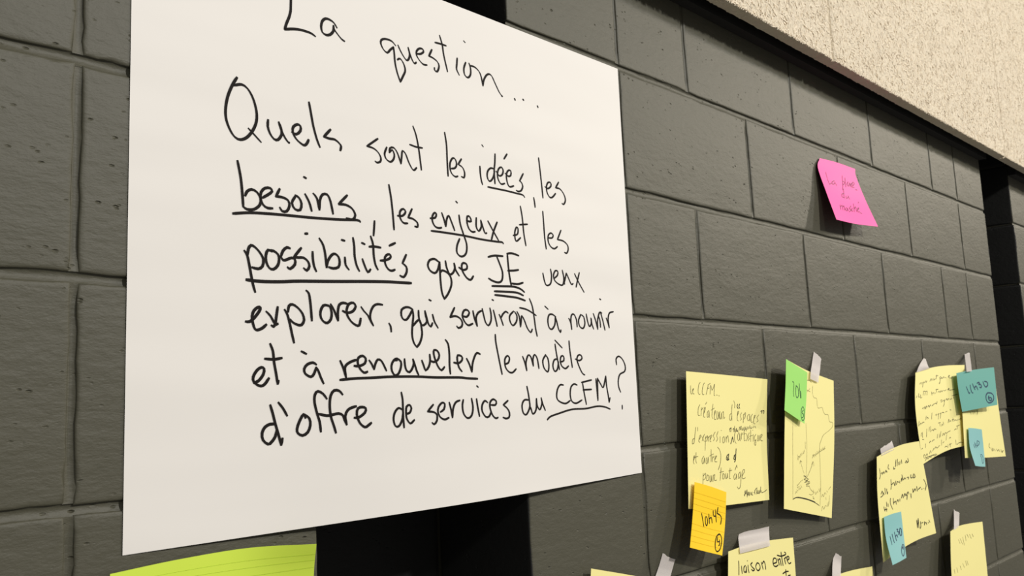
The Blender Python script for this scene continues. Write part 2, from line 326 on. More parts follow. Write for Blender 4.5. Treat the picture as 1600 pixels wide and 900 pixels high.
  ('serviront', 1.05, 0.55, "5234,6271 5132,6463|5132,6463 5245,6435 5348,6477 5394,6554 5377,6633 5306,6667 5269,6629|5402,6428 5499,6439 5556,6358 5513,6304 5442,6315 5400,6412 5434,6521 5519,6605 5628,6569|5638,6314 5668,6464 5725,6619|5725,6619 5705,6447 5764,6340 5839,6305"),
  ('serviront', 0.95, 0.55, "5851,6260 5882,6404 5920,6539 5984,6595 6045,6495 6051,6358 6029,6238|6086,6063 6124,6080|6110,6277 6148,6433 6186,6608|6243,6360 6284,6448 6331,6584|6285,6428 6335,6347 6407,6294 6463,6326|6595,6280 6496,6380 6502,6500 6568,6578 6655,6495 6673,6374 6618,6285|6678,6283 6732,6392 6752,6603|6752,6603 6776,6471 6793,6370 6849,6449 6925,6629 7006,6713 7047,6643|7008,5993 7073,6154 7110,6400 7134,6625 7167,6794|6749,6199 6898,6223 7018,6269 7167,6352"),
  ('à', 0.95, 0.55, "7402,6135 7488,6203|7686,6360 7598,6310 7506,6324 7465,6451 7490,6596 7565,6636 7650,6529 7673,6360|7673,6360 7706,6465 7748,6632 7797,6699 7808,6642"),
  ('nourrir', 0.95, 0.55, "8044,6380 8092,6475 8115,6629|8115,6629 8100,6432 8130,6302 8199,6288 8260,6405 8272,6568|8393,6282 8319,6425 8347,6555 8441,6596 8499,6486 8473,6333 8401,6288|8553,6265 8579,6418 8627,6549 8688,6481 8689,6348 8703,6481 8751,6608|8762,6246 8822,6411 8872,6610|8872,6610 8880,6409 8952,6217 9024,6230|8917,6297 8953,6407 8962,6563|8982,6205 9041,6405 9092,6628|9149,6338 9198,6468 9227,6569|9227,6569 9207,6355 9262,6217 9385,6183|8975,5895 9017,5915"),
  ('et', 1.12, 0.68, "1660,7663 1730,7633 1800,7533 1812,7444 1771,7421 1707,7469 1654,7569 1660,7644 1712,7695 1770,7715 1823,7685 1885,7591|1903,7041 1945,7162 1962,7342 1991,7522 2014,7688|2014,7688 2026,7631|1822,7283 1956,7293 2083,7271"),
  ('à', 1.12, 0.68, "2383,7156 2466,7201|2625,7377 2567,7342 2477,7373 2427,7446 2443,7525 2532,7578 2584,7526 2620,7422|2620,7422 2656,7486 2694,7593 2739,7694"),
  ('renouveler', 1.12, 0.68, "3018,7307 3070,7433 3116,7597|3116,7597 3098,7433 3140,7364 3224,7316 3301,7292|3257,7395 3348,7399 3448,7350 3463,7266 3408,7221 3337,7253 3321,7336 3361,7447 3430,7514 3494,7497"),
  ('renouveler_underline', 1.12, 0.68, "3010,7634 3274,7613 3557,7605 3848,7592 4072,7590 4428,7595 4782,7615 5287,7624 5461,7643 5691,7658"),
  ('renouveler', 1.05, 0.66, "3523,7296 3569,7363 3610,7459|3610,7459 3634,7363 3679,7285 3737,7299 3779,7363 3836,7485|4042,7298 3974,7298 3930,7392 3939,7492 3990,7565 4059,7537 4107,7421 4110,7320 4035,7265 3974,7291|4180,7269 4185,7378 4213,7480 4274,7510 4330,7437 4357,7349 4343,7272|4343,7272 4379,7378 4415,7496 4448,7563|4517,7292 4554,7393 4591,7483 4658,7409 4686,7304 4681,7181|4686,7297 4759,7327 4842,7289 4878,7198 4840,7115 4774,7101 4764,7169 4793,7289 4854,7425 4919,7482 4980,7418|5014,6899 5071,6982 5090,7166 5087,7395 5101,7556|5178,7335 5280,7350 5361,7288 5355,7219 5269,7196 5257,7288 5286,7427 5352,7513|5458,7257 5516,7367 5568,7523|5568,7523 5587,7367 5637,7226 5694,7147 5769,7175"),
  ('le', 0.95, 0.6, "6132,6772 6139,6935 6183,7194 6223,7410 6258,7582|6326,7378 6417,7347 6447,7249 6398,7205 6335,7281 6343,7433 6420,7532 6510,7548 6599,7476"),
  ('modèle', 0.95, 0.6, "6770,7217 6822,7351 6861,7518|6861,7518 6849,7351 6911,7196 6977,7230 7034,7425|7034,7425 7028,7286 7075,7185 7139,7264 7174,7479|7367,7186 7284,7311 7308,7470 7402,7552 7437,7427 7418,7267 7352,7186|7628,6956 7654,7153 7686,7339 7719,7513|7675,7281 7587,7303 7543,7429 7587,7545 7662,7500 7701,7339|7744,7351 7848,7317 7845,7224 7781,7223 7752,7316 7783,7433 7882,7493 7974,7436|7628,6870 7821,7042|8018,6883 8031,7107 8076,7473|8169,7285 8282,7322 8362,7275 8336,7203 8260,7203 8217,7298 8273,7465 8355,7609 8420,7646"),
  ('du', 0.95, 0.6, "6844,7839 6874,7994 6898,8193 6905,8315|6888,8127 6768,8121 6705,8227 6728,8381 6806,8418 6893,8281 6899,8171|6920,8283 6966,8417 7052,8334 7073,8103|7073,8103 7084,8248 7148,8340 7210,8210 7195,8093|7195,8093 7224,8211 7290,8366"),
  ('CCFM', 0.95, 0.6, "7806,7850 7714,7842 7636,7936 7606,8095 7663,8189 7834,8250 7970,8193|8186,7864 8097,7837 8009,7904 7978,8066 8014,8207 8130,8260 8300,8198|8311,7809 8607,7764|8341,7822 8372,8037 8421,8304|8345,7976 8593,7975|8735,7740 8749,7981 8763,8235|8763,8235 8773,7958 8783,7729|8783,7729 8869,7865 8943,7941 9036,7688|9036,7688 9043,7896 9076,8117 9095,8294|9095,8294 9129,8188"),
  ('CCFM_underline', 0.95, 0.6, "7329,8563 7416,8502 7647,8450 8002,8387 8394,8392 8738,8361 8959,8391 9116,8449"),
  ('question_mark', 0.95, 0.6, "9391,7436 9385,7298 9474,7237 9587,7313 9660,7466 9633,7592 9474,7663 9413,7811 9418,7960 9469,8079|9492,8381 9489,8472"),
  ("d'offre", 1.15, 0.7, "1900,8017 1937,8153 1974,8316 2018,8480 2061,8658|2061,8658 2081,8551|1974,8323 1898,8319 1822,8361 1779,8451 1791,8558 1865,8629 1922,8594 1973,8517 1993,8425|2021,7981 2091,8078 2155,8201|2440,8252 2407,8188 2339,8309 2305,8417 2317,8486 2390,8529 2472,8482 2513,8373 2501,8262 2421,8189|2788,7950 2726,7863 2643,7819 2594,7874 2586,8000 2625,8184 2665,8326 2683,8488|3053,7886 2996,7820 2911,7811 2852,7895 2833,8051 2848,8236 2895,8395 2931,8522|2646,8192 2777,8226 2848,8222 2976,8200 3047,8232 3075,8305 3114,8396|3114,8396 3091,8248 3136,8149 3210,8109 3284,8090|3243,8284 3325,8281 3431,8206 3447,8133 3388,8108 3313,8127 3289,8228 3338,8376 3426,8454 3486,8428 3543,8385"),
  ('de', 1.0, 0.6, "4102,7871 4124,8006 4126,8211 4131,8368 4140,8509|4127,8195 4045,8152 3969,8234 3946,8358 3979,8468 4045,8472 4106,8366 4126,8242|4184,8261 4252,8248 4288,8170 4256,8106 4196,8135 4184,8245 4198,8356 4263,8438 4342,8379"),
  ('services', 1.0, 0.6, "4726,8117 4607,8241|4607,8241 4722,8255 4792,8307 4788,8420 4732,8482 4689,8447|4866,8262 4940,8216 4962,8118 4908,8091 4833,8162 4815,8259 4862,8359 4952,8405 5041,8377|5055,8089 5088,8223 5115,8381|5115,8381 5135,8209 5195,8095 5285,8062|5358,8051 5334,8168 5357,8320 5440,8408 5528,8362 5563,8212 5538,8033|5648,8045 5671,8217 5703,8389|5663,7792 5697,7824|5898,8133 5834,8091 5771,8171 5766,8290 5841,8406 5921,8402 5965,8318|5971,8180 6072,8185 6095,8116 6026,8070 5953,8127 5948,8248 6002,8389 6070,8449 6122,8435|6371,8112 6256,8194|6256,8194 6346,8269 6394,8360 6380,8448 6305,8469 6238,8439"),
 ],
 'pink': [
  ('La place', 0.45, 0.7, "1747,3756 1664,4654 1659,5432|1659,5432 2548,5121|3404,4731 2650,4975 2565,5288 3248,5082 3397,4865|3397,4865 3597,5353|6023,3632 5479,4803 4887,5633|5622,4587 6025,4475 5931,4783 5421,4966|6596,3889 6016,5205|7108,4435 6559,4830 6848,5004 7455,4544 7275,5062|8209,4473 7596,4740 7593,5117|8031,4909 8704,4500 8325,4389 7768,4997 8311,5090|8404,5324 8791,5364"),
  ('du', 0.45, 0.7, "5135,5480 4499,6729|4883,6079 4235,6224 4059,6582 4605,6576|5204,6306 5087,6657 5625,6465 5780,6251|5780,6251 5842,6722"),
  ('marché', 0.45, 0.7, "2585,7846 2262,8500|2501,8129 3147,7826 2821,8485|3183,8025 3610,7825 3314,8482|4129,7959 3587,8308 3921,8400 4368,7997 4219,8431|5550,7589 4807,8014 5150,8117 4360,8524|5659,7860 5147,8257 5537,8290|6386,7241 5809,8336|6041,7968 6596,7648 6405,8292|6793,8056 7347,7744 6966,7836 6673,8274 7153,8244|7678,7093 7911,6897|7089,8388 7483,8463"),
 ],
 'letter': [
  ('Le CCFM', 0.36, 0.6, "487,1042 486,1373 515,1625|515,1625 667,1652|727,1446 860,1247 749,1307 742,1583 922,1643|1687,735 1495,940 1407,1446 1523,1653 1664,1614|2232,736 2037,971 1903,1454 1992,1647 2153,1629|2626,888 2961,758|2672,914 2570,1230 2399,1643|2572,1173 2810,1118|2895,1585 3006,870|3006,870 3187,1261 3500,779|3500,779 3417,1651|3427,1628 3521,1671|3731,1595 3825,1637|3996,1632 4089,1686"),
  ("créateur d'espaces", 0.36, 0.6, "1596,2412 1403,2667 1361,3165 1546,3227|1780,2601 1715,3241|1774,2824 2016,2595|2099,3038 2300,2643 2157,2647 2046,3262 2235,3325|2306,2364 2482,2190|2725,2801 2530,2974 2521,3309 2685,3251 2752,2857|2752,2857 2778,3361|3261,2309 3097,3244|3097,3244 3237,3423|3012,2795 3446,2617|3434,3183 3584,2841 3459,2900 3428,3438 3618,3476|3775,2838 3717,3350 3858,3435 4012,2892|4012,2892 4020,3451|4154,2862 4099,3291 4238,3433 4370,2946|4370,2946 4399,3462|4483,2945 4578,2887 4616,3405 4740,3302|5675,2295 5598,2886 5635,3593|5596,3004 5393,3120 5333,3470 5498,3531 5640,3240|5859,1995 5985,2293 5965,2591|6279,3252 6463,2895 6345,2893 6277,3491 6412,3644|6827,2961 6671,3201 6779,3506 6641,3574|7054,3088 7005,3817|7054,3210 7283,2970 7237,3338 7099,3517|7696,3104 7512,3347 7604,3659 7789,3543 7788,3107|7788,3107 7862,3732|8159,3117 7974,3362 8020,3801 8207,3778|8301,3563 8515,3254 8365,3313 8301,3876 8489,3948|8961,3203 8725,3453 8869,3713 8678,3819"),
  ("d'expression artistique", 0.36, 0.6, "1018,4077 929,4599 819,5146 722,5310|872,4927 642,4981 586,5309 724,5255|1269,4075 1260,4378|1475,4983 1672,4707 1531,4707 1378,5093 1515,5204|1765,4762 2085,5150|2103,4594 1802,5094|2241,4761 2156,5817|2235,4928 2482,4705 2423,5040 2276,5123|2576,4761 2563,5152|2620,4873 2817,4705|2856,4985 3057,4706 2913,4705 2804,5097 2946,5154|3498,4426 3249,4707 3386,4933 3237,5101|3883,4372 3681,4710 3789,4938 3618,5162|4110,4773 4093,5256|4247,4307 4312,4331|4584,4782 4437,4950 4473,5265 4665,5186 4675,4899 4584,4782|4866,4790 4898,5251|4908,4964 5101,4740 5197,5263"),
  ('et de collaboration', 0.36, 0.6, "5345,4286 5487,4145 5347,4228 5388,4461|5534,4117 5480,4465|5715,4299 5855,4187 5849,4480|5950,4014 5940,4484|6082,4314 6221,4202 6079,4431 6263,4410|6357,4326 6262,4469 6400,4447|6544,4097 6493,4392|6663,4073 6631,4369|6773,4048 6723,4344|6862,4232 6842,4380 6971,4357 6973,4177|7139,4125 7089,4424 7228,4372|7323,4135 7228,4341 7413,4291 7364,4500|7508,4144 7523,4358|7646,4152 7672,4336|7833,4039 7784,4312|7971,4169 7923,4320 8063,4298|8158,4180 8204,4306|8299,4125 8345,4283|8441,4133 8581,4328"),
  ('caret', 0.36, 0.6, "5673,4851 5573,5107 5434,5390|5673,4851 5781,5234 5826,5265"),
  ('artistique', 0.36, 0.6, "6173,4347 5936,4659 5923,5125 6116,5399|6491,4510 6300,4795 6336,5149 6521,5102 6561,4633|6561,4633 6609,5225|6764,4585 6750,5117|6806,4765 6994,4598|7135,4426 7116,5200 7254,5210|7037,4720 7296,4676|7407,4683 7490,5048 7372,5277|7732,4643 7586,4935 7720,5124 7575,5292|7922,4412 7898,5375|7725,4944 8147,4883|8243,4798 8226,5399|8155,4487 8202,4459|8574,4820 8378,5050 8416,5354 8562,5244|8562,5244 8497,5717 8360,5588 8414,5413|8810,4897 8750,5318 8893,5359 8983,4909|8983,4909 9036,5399|9189,5168 9391,4936 9196,4923 9183,5349 9425,5427"),
  ('et autre', 0.38, 0.6, "683,6527 856,6257 739,6200 661,6635 765,6791|1024,5931 959,6478 1042,6742|690,6309 1264,6236|1998,6219 1754,6437 1769,6769 1932,6717 2042,6331|2042,6331 2072,6764|2279,6335 2245,6723 2406,6754 2520,6283|2520,6283 2568,6758|2925,5731 2887,6682|2714,6231 3248,6073|3049,6237 3078,6687|3090,6407 3289,6243|3373,6526 3624,6251 3430,6302 3368,6638 3652,6692|3747,5565 4025,5809 4148,6267 4025,6885 3768,7298"),
  ('et d', 0.38, 0.6, "4952,6243 4846,6523 5028,6618 5172,6540|4952,6243 5095,6193|4991,6416 5030,6590|5162,6139 5048,6591|6083,5790 5970,6647 5806,6808|5923,6299 5756,6518 5860,6640 5981,6418|5782,6348 5971,6245"),
  ('pour tout âge', 0.38, 0.6, "1854,7487 1775,8281|1845,7707 2137,7496 2142,7827 1881,7983|2370,7613 2258,7996 2495,8005 2555,7730 2370,7613|2700,7679 2680,8122 2825,8072 2909,7687|2909,7687 2916,8159|3131,7639 3060,8137|3176,7696 3322,7646 3256,8034 3541,8057|4155,7145 3966,8093|3948,7502 4472,7441|4371,7578 4304,7969 4492,7978 4553,7700 4369,7606|4699,7594 4680,7960 4820,7968 4932,7607|4932,7607 4913,7974|5277,7230 5146,7959 5281,8025|5080,7446 5498,7415|5898,7669 5703,7883 5762,8142 5952,8014 6004,7734|6004,7734 6035,8161|5865,7440 6096,7057|6096,7057 6148,7289|6496,7600 6256,7809 6285,8095 6477,7939 6538,7660|6538,7660 6551,8228 6431,8727 6240,8882 6068,8700|6704,7957 7046,7586 6916,7461 6717,7730 6739,8129 7105,8113"),
  ('Marie-Claude', 0.38, 0.6, "6895,9326 6932,9469 7002,9053|7002,9053 7076,9340 7232,9015|7232,9015 7226,9577|7358,9194 7272,9412 7392,9393 7449,9201|7449,9201 7476,9512|7586,9212 7570,9463|7721,9250 7709,9446|7860,9233 7800,9454 7937,9464|8040,9304 8132,9300|8385,8993 8185,9203 8215,9458|8482,8945 8402,9445|8560,9176 8498,9396 8640,9379|8700,9187 8685,9411 8781,9390 8843,9170|8956,8925 8877,9369|9030,9212 9066,9383 9406,9325 9707,9206"),
  ('caret marks', 0.36, 0.8, "6347,2279 6265,2460 6401,2653|6582,2259 6492,2460 6600,2624|9177,2916 9350,2860 9315,3109|9447,2862 9623,2878 9569,3128"),
 ],
 'orange': [
  ('10h45', 0.75, 0.6, "2686,4437 3094,5193 3718,6345|3933,4851 4123,5744 4552,6079 4754,5508 4457,4842 4067,4760|4949,4203 5342,5637|5245,4938 5769,4649 6154,5450|6193,3522 6418,4270 7104,4242|6862,3279 7112,4313 7351,5141|7594,2808 7411,3768|7411,3768 8310,3924 8772,4365 8613,5331"),
  ('circled 4', 0.75, 0.6, "8571,6862 7806,7248 7514,8289 7738,9257 8357,9579 9116,9094 9403,7915 9029,7094 8431,6851 8053,7072|8020,7365 8088,8076 8634,8009|8719,7711 8848,8413 8612,8656"),
 ],
 'green': [
  ('10h', 0.6, 0.6, "3531,3405 4266,3577 4256,5373 4673,6102|5389,3654 5348,5096 5956,5953 6610,5322 6254,3969 5399,3739|6667,2983 7086,4296 7516,5640|7105,4471 7495,4463 7743,5582"),
  ('circled 5', 0.6, 0.6, "8608,7015 8141,7880 8334,9110 9044,9665 9658,9098 9526,7687 8799,6964|9105,7617 8568,8038 8625,8389 9240,8401 9133,8974 8676,9194"),
 ],
 'drawing': [
  ('outline', 0.24, 0.7, "1664,3779 1686,5449 1793,7301 1862,9127|1862,9127 1868,9278|4470,3910 4674,5202 4720,6474 4677,7446|4612,752 5291,687 5661,787|5893,988 5857,1591 6172,1871 6615,1894 6771,2485 7030,2591 7644,2480 7894,2824 8239,2982 8769,2981 9023,3482 9621,3558 9561,3892 8926,4208 7870,4594 7356,5081 7188,5316 7170,5738 7372,6990 7565,8199 7529,9395|4697,1461 5419,1519|5370,1268 4792,1585"),
  ('base line', 0.24, 0.7, "1868,9278 2473,9138 3285,9087 4874,9095 6379,9191 7397,9343|1907,9246 2573,9101 3485,9045 5064,9066 6561,9162"),
  ('arrows', 0.24, 0.7, "4192,7412 3781,7034 3366,6625|3275,6819 3365,6594 3724,6663|4876,7590 5496,7061 5974,6540|5696,6740 5972,6508 6169,6814|4019,7826 3433,8018 2842,8302|2797,8213 2848,8424 3246,8307|5194,8159 5677,8409 6240,8563|6135,8386 6242,8593 5793,8738 5326,8721"),
  ('scribble', 0.24, 0.7, "4103,7573 4785,7657 4214,7814 4985,7831 4322,7993 5363,7873 4621,8129 5461,7960 4723,8216 5383,8180|4197,7505 5169,7760|4419,7987 5165,7698|4678,7477 4501,7735|4207,7691 4508,7858"),
  ('word up left', 0.24, 0.7, "2767,6607 2956,6343 3160,6453|3153,6265 3257,6383 3445,6117 3648,6260|3639,6040 3840,6152|3927,5892 4032,6075 4215,5809|4332,5225 4405,5732|2752,6234 2967,6592"),
  ('word up right', 0.24, 0.7, "5817,6294 5984,6033 6171,6217|5897,6100 6339,6020 6522,6141|6421,5889 6692,6008|6680,5753 6864,5939 7030,5742|7115,5675 7296,5799|7374,5603 7555,5727 7721,5529|7806,5462 7990,5652 8154,5388|5990,6160 8247,5516"),
  ('word down left', 0.24, 0.7, "2360,8883 2556,8718 2763,8797|2652,8590 2960,8662|2950,8448 3161,8619|3249,8368 3357,8514 3649,8342|3543,8226 3810,8363"),
  ('word down right', 0.24, 0.7, "6076,8814 6363,8980 6085,8935|6507,8489 6612,8665 6868,8471|6953,8407 7056,8552|7212,8274 7407,8446 7560,8139"),
  ('signature', 0.24, 0.7, "7801,8785 7965,8599 8161,8738 8406,8460|8497,8456 8692,8566|8758,8327 8955,8436|9120,8253 9561,8029|8620,8746 8731,8917|7884,9672 8040,9367 8331,9528 8584,9278|8676,9273 8867,9321|8935,9083 9147,9306 9295,8948|9347,8595 9322,9180"),
 ],
 'curled': [
  ('line one', 0.5, 0.6, "880,1880 1048,1668 1218,1946|1276,1632 1501,1920 1438,2390|1620,1619 1673,1872 1907,1674|2085,1546 2132,1835 2371,1637|2880,1838 3193,1487 3285,1815|3423,1517 3576,1772|3717,1474 3751,1752 4056,1589|4398,1077 4164,1678|4146,1246 4678,1219|4872,1585 5126,1411 5273,1653 4922,1666|4922,1666 5011,1905 4790,2351 4749,2194|5348,1504 5504,1669 5762,1454 5912,1655|6042,1547 6263,1636|6617,1576 6982,1401 6877,1321 6731,1582 7175,1712 7589,1570"),
  ('line two', 0.5, 0.6, "235,3653 345,3372|720,3128 658,3571 869,3605|1038,3333 1022,3775 1292,3708|1516,3522 1591,2967|1591,2967 1918,3058 1841,3535|2027,3075 2303,3079 2220,3590|3125,3263 3203,3713|3219,3496 3504,3414 3600,3607|3784,3403 3883,3559|4157,2987 4115,3468|3979,3085 4491,3051|4397,3453 4635,3322 4790,3479 5037,3273 5192,3430 5437,3259|5612,3231 5772,3350 6079,3179|6306,3225 6666,3128 6678,3017 6483,3196 6883,3284 7777,3193"),
  ('line three', 0.5, 0.6, "1235,5082 1468,4926|1549,5156 1740,4899 1872,5168 2013,4871 2155,5080|2275,4969 2450,4862 2540,5065 2781,4837 2930,5015|3109,4872 3210,4980 3450,4775|3554,4850 3786,4739 4002,4823|4134,4565 3997,4888|4809,4545 5044,4422 5141,4633 4854,4684|5321,4507 5486,4584 5614,4418|5614,4418 5519,4925 5327,5245|5835,4533 6082,4336 6181,4550 6372,4348 6539,4460|6724,4363 6894,4474 7145,4306|7598,3886 7439,4384|7168,4021 8385,3860"),
  ('line four', 0.45, 0.6, "429,6222 252,6678|464,6590 749,6450 844,6585|988,6515 1136,6415 1377,6480|1855,5917 1733,6283|1992,6256 2083,6077 2315,6236|3012,5733 2877,6372|3682,6071 3884,5957 3932,6163|4134,6049 4336,5932|4336,5932 4231,6525|4524,6017 4789,5902|4789,5902 4627,6499|4916,5947 5180,5864 5437,5953|5702,5902 6100,5822|6639,5672 6907,5760"),
  ('line five', 0.45, 0.6, "588,7311 424,7628|795,7285 715,7789|607,7913 940,7970|1766,7143 1532,7870|2320,7045 2182,7446|2592,7023 2508,7557|2729,7470 3015,7390 3134,7529 3357,7376 3687,7483|4205,6913 4672,6901|4470,6943 4587,7281|4857,7314 5000,7101 5129,7280|5208,6891 5334,7237|6218,7127 6422,6730 6490,7083|6627,7026 6762,6897 6900,7048|7308,6652 7242,7074|7035,6847 7582,6811|7447,7017 7857,6899 8132,6987 8408,6856|8546,6936 8964,6809 9102,6890"),
  ('line six', 0.45, 0.6, "186,8709 431,8643|1178,8384 1064,8763|2043,8484 2292,8353 2414,8493|2639,8474 2873,8395 3237,8396|3992,7962 3816,8368|4409,8023 4316,8386|4699,7810 4532,8357|4961,8296 5248,8079 5385,8294 5668,8071 5947,8174 6225,8076 6778,8005|7597,8017 7866,7899 8003,7980|8271,7644 8138,7991|7999,7625 8750,7531"),
  ('line seven', 0.45, 0.6, "356,9475 598,9240 822,9516|932,9424 1284,9324 1389,9521|1819,9436 2190,9218 2295,9476|2636,9367 2985,9135|3118,9282 3445,9100 3727,9276 4340,9142|4806,8655 4781,9224|5083,9022 5376,8943|5948,8307 5807,8882|6514,8788 6791,8690 6794,8826|5511,9554 5805,9476 6094,9595|6237,9351 6238,9754|6662,9283 6807,9784|6523,9465 7079,9413|7882,9097 8018,9676|8150,9693 8544,9526 9071,9515 9468,9635"),
  ('signature', 0.45, 0.6, "636,9823 1092,9690 1388,9814 1748,9716 2223,9820 2572,9715 3032,9874 3663,9880|485,9559 3517,9790"),
 ],
 'teal': [
  ('11h30', 1.35, 0.6, "2241,3983 2482,4898 2734,5807|2734,5807 3008,5623|3367,3693 3392,4722 3571,5624 3858,5810|4023,3491 4247,4252 4523,5096|4526,4510 4948,4206 5276,5207|5252,3522 5716,3373 5913,3622 5656,3947 6101,3943 6343,4421 6157,4758 5802,4628|6822,3322 6964,4080 7260,4720 7617,4781 7965,4244 7809,3625 7187,3305"),
  ('circled 6', 1.35, 0.6, "7727,6369 7203,6949 7111,8133 7536,8960 8315,9029 9009,8482 9117,7450 8589,6677 7721,6413|7920,7231 7696,7790 7854,8345 8377,8516 8582,8104 8164,7726 7827,7964"),
 ],
 'behind': [
  ('signature', 0.5, 0.6, "6429,8460 6245,8819 6475,8988|6665,8953 6928,9325 7103,9007 7283,9336|7439,9098 7639,9347|7976,9115 8174,9364 8491,9212 8687,9461|9035,9229 9127,9515 9560,9326 9296,9561"),
  ('faint word', 0.5, 0.6, "3983,4692 4276,4798 3992,5147|2168,4742 2321,5071|2808,4727 2958,5055|3344,4707 3386,5029"),
 ],
 'smallblue': [
  ('11h', 0.6, 0.6, "3118,4091 3568,5042|4293,3864 4571,4623|5803,3250 5519,4213|5854,3059 7315,3399 6573,4188 5454,4407|3857,3497 4686,5009|4983,4227 5849,4786"),
  ('circled digit', 0.6, 0.6, "6917,6763 8071,6755 8644,7566 8456,8789 7614,9096 7425,8183 7112,6964"),
 ],
 'comment': [
  ('line one', 0.75, 0.6, "639,1585 788,2517 565,2949|998,2370 1312,2247 1284,2535|1489,2485 1719,2243 1781,2551|1986,2500 2220,2259 2381,2491|3014,1646 2835,2100 3092,2253|2234,2164 2568,2532|4191,2184 4046,2444 4401,2415|4805,1445 4526,2248|5163,1422 4878,2219|5236,1814 5307,2202|5584,1784 5491,2141|5952,1663 5912,2119|6639,2141 6943,1910 7019,2195|7243,1677 7292,2049 6868,2174"),
  ('line two', 0.75, 0.6, "756,4652 1064,4391 1174,4813 624,4936|1300,4601 1432,4864|1733,4192 1704,4839|2069,4344 2130,4921 2264,4709|3213,3510 3156,4208 2985,4597|3256,4139 3717,3955|3798,3968 3882,4327 4238,3862|4218,4293 4535,3995 4749,4113|4946,3967 4960,4229|5234,4094 5498,3693 5485,4042|5588,3350 5683,3895|5736,3989 6108,3777 6212,3965|6483,3827 6805,3781 6733,4033|7314,3582 7217,3921 7503,3957|7838,3558 7645,3974 8022,3932 7979,3575"),
  ('line three', 0.75, 0.6, "1124,5892 1275,6324|1519,6037 1681,6405|1225,6181 1813,6230|1799,5604 1782,6020|2096,5802 2076,6077|2708,5408 2583,5893 2922,6477|3267,5504 3197,6073|3311,5950 3656,5862 3731,6163|3865,5968 4150,5792 4240,6027|4545,5775 4484,5990|4863,5745 5191,5406 5232,5797|5422,5670 5656,5389 5736,5635|5809,5644 6286,5312 6362,5561|6050,5598 5844,6035|6746,5533 6679,5997|7241,5111 7195,5512|7288,5444 7662,5164 7730,5419|8011,4958 8007,5454|8192,5313 8678,5123|8812,5389 8906,5318|9195,5312 9253,5361|9489,4366 9731,4998 9412,5546"),
  ('name', 0.75, 0.6, "7018,8176 6931,8906|6931,8906 7336,8081|7336,8081 7202,8959|7651,8437 7583,8880|7583,8880 7381,9069|7808,8616 8032,8578|8323,8550 8220,8877|8412,8718 8569,8667 8634,8909|8905,8722 8949,8807|9111,8523 9243,8778"),
 ],
 'skyblue': [
  ('11h30', 0.85, 0.6, "2606,4732 2764,5654 2917,6408|4006,4381 4191,5394 4540,6253|5384,4123 5672,5172 5859,6028|5672,5172 6518,4877 6840,5495|6660,3721 7347,3832 6897,4208 7707,4493 7371,5018|8437,3708 8045,4551 8172,5299 8896,5281 9045,4120 8437,3708"),
  ('circled 1', 0.85, 0.6, "8752,7173 7805,7932 7547,8797 8115,9343 8990,8905 9424,7939 9117,7233|8126,7855 8834,7712 8611,8195"),
 ],
 'liaison': [
  ('liaison', 0.9, 0.45, "1636,1498 1690,2141 1688,3116|2119,2179 2156,2673 2231,3062|2740,2249 2507,2420 2503,2847 2732,2995 2888,2757 2877,2382|2877,2382 2921,3081|3160,2271 3192,2702 3298,3140|3052,1770 3090,1804|3843,2108 3575,2283 3870,2641 4165,2886 3937,3016 3678,2826|4557,2247 4360,2593 4536,2977 4831,3058 5063,2769 4854,2331 4557,2221|5230,2213 5364,2591 5494,3018|5408,2387 5637,2150 5807,2480 5890,3058"),
  ('entre', 0.9, 0.45, "7003,2573 7480,2484 7434,2108 7100,2010 6980,2361 7059,2790 7387,2943 7659,2828|7633,2136 7747,2471 7822,2854|7756,2313 7963,2183 8079,2948|8142,1454 8207,2003 8338,2991|7590,1731 8113,1909 8717,1830 8797,1649 8606,1514|8557,2217 8632,2555 8706,2892|8586,2276 8831,2094|8935,2494 9212,2372 9167,2088 8963,2113 8935,2494 9168,2915 9442,2851"),
  ('second line', 0.9, 0.45, "8244,3870 8644,3734 9035,3754|8661,3500 8676,4158|8933,4207 9261,4217"),
 ],
 'farnote': [
  ('faint words', 0.5, 0.6, "3151,1996 3684,2749|3793,1967 4596,3000|4772,1824 5171,3193|5680,1651 5819,2597|6217,1572 6620,2146|6904,1644 7234,2341|7513,1640 7742,2126|959,6075 1162,6728|1914,6022 2224,6813|3143,5998 3441,6656|4084,5764 4528,6440|5038,5502 5421,6298|5584,5561 5837,6218"),
 ],
}

# ------------------------------------------------------------------ the block wall
H = .2032
PANEL_FOOT = .165
TOP = 1.0
BOTTOM_COURSE = 6
BAYS = [(-1.45, -.383, [-.635]), (-.055, 2.075, [.2032, 1.829]), (2.380, 3.6, [2.63])]
RECESSES = [(-.383, -.055), (2.075, 2.380)]
DEPTH = .181
ZB = -H*BOTTOM_COURSE

wv, wf = [], []
for x0, x1, _ in BAYS:
    box(wv, wf, (x0+.004, .0062, ZB), (x1-.004, .30, TOP))
wall = new_mesh('wall_back', wv, wf, GREY)
wall['kind'] = 'structure'
lv, lf = [], []
for x0, x1 in RECESSES:
    box(lv, lf, (x0-.006, DEPTH+.006, ZB), (x1+.006, .31, TOP))
    box(lv, lf, (x0-.03, .012, ZB), (x0-.0062, DEPTH+.02, TOP))
    box(lv, lf, (x1+.0062, .012, ZB), (x1+.03, DEPTH+.02, TOP))
lining = new_mesh('recess_lining', lv, lf, BLACK, wall)
lining['label'] = 'black painted masonry lining the tall recesses'


def edge_run(a, b, n, amp):
    """a wavering value along an edge, calm at the corners"""
    out, w = [], 0
    for i in range(n+1):
        w = w*.55+random.gauss(0, amp)
        out.append(w)
    return out


